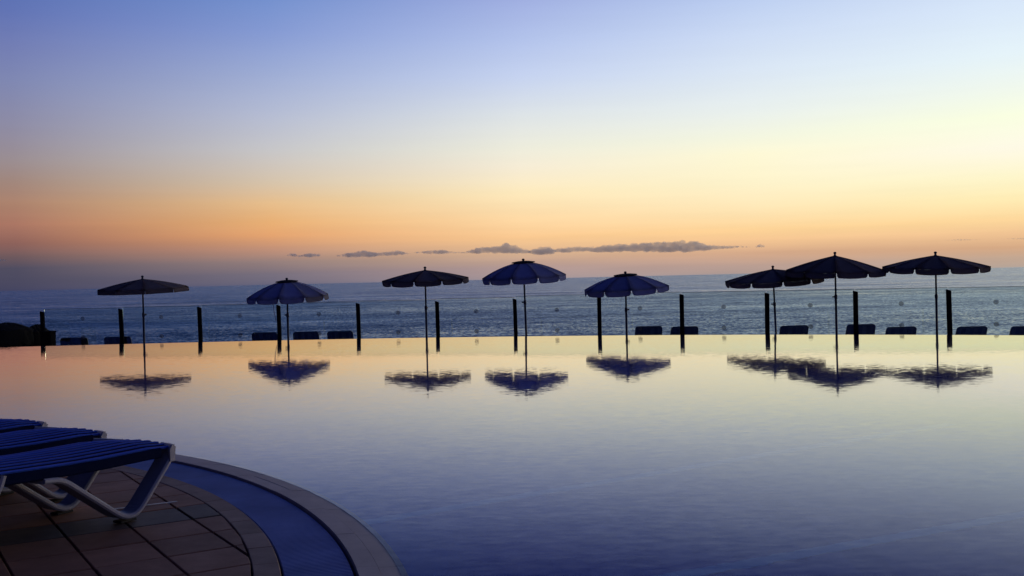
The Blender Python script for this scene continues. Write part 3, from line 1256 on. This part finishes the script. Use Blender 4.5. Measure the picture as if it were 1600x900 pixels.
# ------------------------------------------------------------------ sunbeds beyond the glass: only their raised backs show
def make_sunbed(label):
    root = thing('sunbed', label, 'sunbed', group='dark sunbeds beyond the glass')
    W, HB = 0.79, 0.50
    tl = radians(24)
    # backrest: rounded panel leaning towards the pool
    def pt(x, v, d):
        return (x, -v * sin(tl) + d * cos(tl), 0.30 + v * cos(tl) + d * sin(tl))
    outl = []
    rc = 0.075
    for (cx_, cz, a0) in ((W / 2 - rc - 0.012, HB - rc, 0), (-W / 2 + rc + 0.012, HB - rc, 90)):
        for i in range(6):
            a = radians(a0 + 90 * i / 5)
            outl.append((cx_ + rc * cos(a), cz + rc * sin(a)))
    outl += [(-W / 2, 0.0), (W / 2, 0.0)]
    bm = bmesh.new()
    f0 = [bm.verts.new(pt(x, v, -0.018)) for x, v in outl]
    f1 = [bm.verts.new(pt(x, v, 0.018)) for x, v in outl]
    n = len(outl)
    inn = [bm.verts.new(pt(x * 0.93, 0.02 + (v - 0.0) * 0.90, -0.018)) for x, v in outl]
    inn1 = [bm.verts.new(pt(x * 0.93, 0.02 + (v - 0.0) * 0.90, 0.018)) for x, v in outl]
    for j in range(n):
        j2 = (j + 1) % n
        bm.faces.new((f0[j], f0[j2], f1[j2], f1[j]))
        bm.faces.new((inn[j2], inn[j], inn1[j], inn1[j2]))
        bm.faces.new((f0[j2], f0[j], inn[j], inn[j2]))
        bm.faces.new((f1[j], f1[j2], inn1[j2], inn1[j]))
    bmesh.ops.recalc_face_normals(bm, faces=bm.faces)
    bk = obj('back_frame', bm, 'bed_frame', root)
    for i in range(7):
        xs = -W * 0.46 + W * 0.92 * (i + 0.5) / 7
        hw = W * 0.92 / 7 * 0.485
        hh = HB * 0.965 if 0 < i < 6 else HB * 0.93
        bm = bmesh.new()
        a = [bm.verts.new(pt(x, v, d_)) for x, v, d_ in ((xs - hw, 0.02, -0.009), (xs + hw, 0.02, -0.009), (xs + hw, hh, -0.009), (xs - hw, hh, -0.009),
                                                         (xs - hw, 0.02, 0.009), (xs + hw, 0.02, 0.009), (xs + hw, hh, 0.009), (xs - hw, hh, 0.009))]
        for q_ in ((0, 1, 2, 3), (7, 6, 5, 4), (0, 4, 5, 1), (1, 5, 6, 2), (2, 6, 7, 3), (3, 7, 4, 0)):
            bm.faces.new([a[z_] for z_ in q_])
        obj('back_slat', bm, 'bed_dark' if i % 2 else 'bed_stripe', bk)
    bm = bmesh.new()
    box(bm, (0, 0.72, 0.30), (W - 0.02, 1.40, 0.05), 0.012)
    obj('seat', bm, 'bed_dark', root)
    for sx in (-1, 1):
        for y in (0.12, 1.28):
            bm = bmesh.new()
            tube(bm, [(sx * (W / 2 - 0.05), y, 0.29), (sx * (W / 2 - 0.04), y + 0.02, 0.0)], 0.02, 8)
            obj('leg', bm, 'bed_frame', root)
    return root


BEDS = [
    (112, 528, 0.15, 'dark sunbed back by itself right of the black storage box'),
    (181, 526.5, 0.10, 'dark sunbed back behind the second post, under the straight hemmed parasol'),
    (412, 519.5, 0.02, 'dark sunbed back left of the pole of the pale flapped blue parasol'),
    (477, 518, -0.02, 'dark sunbed back just right of the pole of the pale flapped blue parasol'),
    (530.5, 516.5, 0.0, 'dark sunbed back next to a post, rightmost of a group of three'),
    (1014, 510, 0.03, 'dark sunbed back right of the pole of the low tilted blue parasol'),
    (1070, 510.5, 0.05, 'dark sunbed back crossed by a post, right of the low tilted parasol'),
    (1242, 509, 0.04, 'dark sunbed back between the leaning pole and the tall steep parasol'),
    (1347, 507, 0.0, 'dark sunbed back standing highest, crossed by the post right of the tall steep parasol'),
    (1410, 511, 0.03, 'low dark sunbed back left of the pole of the rightmost parasol'),
    (1520.5, 510.5, 0.06, 'dark sunbed back right of the last post, beside the rightmost parasol'),
    (1607, 510, 0.0, 'dark sunbed back cut off by the right picture edge'),
]
bed0 = make_sunbed(BEDS[0][3])
bed_top = 0.30 + 0.50 * cos(radians(24))
for i, (x, yt, rz, lab) in enumerate(BEDS):
    Y = post_depth(x) + 1.0
    p_ = at(x, yt, Y)
    dz = p_.z - (LOW + bed_top)
    # the beds stand on the terrace; slide them in depth until the top of the back meets the line of sight
    d = ray(x, yt)
    Y2 = d.y * ((LOW + bed_top - CAM_H) / d.z)
    Y2 = min(max(Y2, post_depth(x) + 0.45), post_depth(x) + 3.2)
    p_ = at(x, yt, Y2)
    loc = (p_.x, Y2 + 0.26, LOW)
    if i == 0:
        bed0.location = loc
        bed0.rotation_euler = (0, 0, rz)
    else:
        dup(bed0, loc, rz, lab)


# ------------------------------------------------------------------ far left: dark thatched sunshades and a box
def thatch_shade(x, ytop, Y, R, drop, label):
    top = at(x, ytop, Y)
    root = thing('thatched_sunshade', label, 'sunshade', (top.x, Y, LOW), 0.0, 'thatched sunshades at the far left')
    H = top.z - LOW
    bm = bmesh.new()
    rr = random.Random(int(x) + 5)
    n = 30
    rings = []
    prof_ = [(0.06, 0.0), (0.3, -0.05), (0.55, -0.15), (0.8, -0.31), (0.97, -0.48), (1.0, -0.72), (1.0, -1.25), (0.94, -1.5), (0.9, -1.2), (0.5, -0.35)]
    for s, z in prof_:
        rings.append([bm.verts.new((R * s * cos(2 * pi * j / n) * (1 + rr.uniform(-0.05, 0.05)), R * s * sin(2 * pi * j / n), H + drop * z + rr.uniform(-0.022, 0.022) * (1 + (s > 0.9)))) for j in range(n)])
    bm.faces.new(rings[0])
    for q_, r_ in zip(rings, rings[1:]):
        for j in range(n):
            bm.faces.new((q_[j], r_[j], r_[(j + 1) % n], q_[(j + 1) % n]))
    obj('thatch', bm, 'thatch', root)
    bm = bmesh.new()
    tube(bm, [(0, 0, 0), (0, 0, H - 0.05)], 0.05, 12)
    obj('pole', bm, 'post', root)
    return root


thatch_shade(11, 504.5, 27.6, 0.64, 0.42, 'large low dark thatched sunshade cut by the left picture edge')
thatch_shade(57, 507.5, 28.8, 0.36, 0.42, 'small dark thatched sunshade peeping out behind the first post')
c = at(75, 517, 27.3)
root = thing('storage_box', 'tall black storage box right of the first post at the far left', 'box', (c.x, 27.3, LOW))
bm = bmesh.new()
hb = c.z - LOW
box(bm, (0, 0, hb / 2 - 0.015), (0.28, 0.34, hb - 0.03), 0.03)
obj('body', bm, 'box', root)
bm = bmesh.new()
box(bm, (0, 0, hb - 0.022), (0.30, 0.36, 0.044), 0.018)
obj('lid', bm, 'box', root)
for (x, lab) in ((25, 'dark sunbed back under the large thatched sunshade'), (50, 'dark sunbed back between the large thatched sunshade and the first post')):
    p_ = at(x, 533.5, 28.6)
    dup(bed0, (p_.x, 28.75, LOW), 0.05, lab)

# ------------------------------------------------------------------ clouds: a thin line of small cumulus far out over the sea
CD = 16000.0


def cloud(segs, label, seed):
    """segs: (x, base y, top y) along the cloud in the photograph"""
    rr = random.Random(seed)
    bm = bmesh.new()
    mpp = CD / FPX
    x0, x1 = segs[0][0], segs[-1][0]
    x = x0
    while x <= x1:
        for a, b in zip(segs, segs[1:]):
            if a[0] <= x <= b[0]:
                s = (x - a[0]) / max(1e-6, b[0] - a[0])
                yb = a[1] + (b[1] - a[1]) * s
                yt = a[2] + (b[2] - a[2]) * s
                break
        th = max(1.6, yb - yt)
        nn_ = 1 + int(th / 5)
        for q_ in range(nn_):
            fr_ = rr.uniform(0, 1)
            rad = max(1.1, (0.20 + 0.22 * (1 - fr_)) * th * rr.uniform(0.75, 1.2)) if th > 4 else th * 0.45
            rad = min(rad, 5.0)
            ctr_y = yb - rad * 0.75 - fr_ * max(0, th - 1.7 * rad)
            c_ = at(x + rr.uniform(-2, 2), ctr_y, CD + rr.uniform(-60, 60))
            r_ = bmesh.ops.create_icosphere(bm, subdivisions=2, radius=1.0)
            bmesh.ops.scale(bm, vec=(rad * mpp * rr.uniform(1.2, 1.9), rad * mpp * 1.5, rad * mpp), verts=r_['verts'])
            bmesh.ops.translate(bm, vec=c_, verts=r_['verts'])
        x += max(1.6, th * 0.22)
    me = bpy.data.meshes.new('cloud')
    ctr = sum((v.co for v in bm.verts), Vector()) / len(bm.verts)
    for v in bm.verts:
        v.co -= ctr
    bm.to_mesh(me)
    bm.free()
    o = bpy.data.objects.new('cloud', me)
    COL.objects.link(o)
    md = o.modifiers.new('union', 'REMESH')
    md.mode = 'VOXEL'
    md.voxel_size = 8.0
    bpy.context.view_layer.update()
    dg_ = bpy.context.evaluated_depsgraph_get()
    nm = bpy.data.meshes.new_from_object(o.evaluated_get(dg_))
    o.modifiers.clear()
    o.data = nm
    nm.materials.clear()
    nm.materials.append(MAT['cloud'])
    o.location = ctr
    tag(o, label, 'cloud', 'low clouds over the horizon')
    return o


cloud([(449, 400, 398), (458, 401, 394), (466, 402, 398)], 'tiny wisp of grey cloud at the left end of the cloud line', 1)
cloud([(466, 402, 399), (482, 402, 394), (500, 401, 396)], 'small flat grey cloud above the pale flapped blue parasol', 2)
cloud([(528, 401, 398), (548, 402, 393), (572, 402, 390), (592, 400, 394), (622, 399, 390), (641, 397, 395)], 'long low grey cloud with two humps left of the dark notched parasol tip', 3)
cloud([(650, 396, 393), (672, 397, 390), (694, 397, 389), (706, 396, 393), (728, 396, 393)], 'small flat cloud right above the dark notched parasol', 4)
cloud([(730, 396, 392), (745, 396, 386), (765, 396, 384), (778, 396, 384), (793, 396, 378), (803, 396, 382), (815, 396, 387), (829, 396, 390)], 'humped grey cloud above the tallest blue dome parasol', 5)
cloud([(826, 396, 391), (845, 398, 385), (860, 397, 384), (866, 394, 389)], 'rounded small cloud between the humped cloud and the longest one', 6)
cloud([(867, 394, 387), (880, 395, 386), (905, 393, 384), (930, 394, 385), (950, 394, 381), (985, 393, 379), (1020, 394, 378), (1050, 394, 376), (1075, 394, 374), (1088, 393, 376),
       (1104, 391, 381), (1130, 389, 383), (1155, 388, 383), (1170, 387, 385)], 'longest grey cloud of the line, thickest at its right half', 7)
cloud([(1181, 387, 385), (1187, 387, 380), (1195, 386, 384)], 'tiny lone cloud puff at the right end of the cloud line', 8)
cloud([(-8, 408, 405), (4, 408, 404), (15, 407, 406)], 'small dark cloud streak at the left picture edge', 9)
cloud([(1478, 376, 374.5), (1500, 376, 373), (1530, 375, 373.5)], 'faint flat cloud streak above the rightmost parasol', 10)
cloud([(1560, 374, 373), (1585, 374, 371.5), (1610, 374, 371)], 'faint flat cloud streak at the right picture edge', 11)
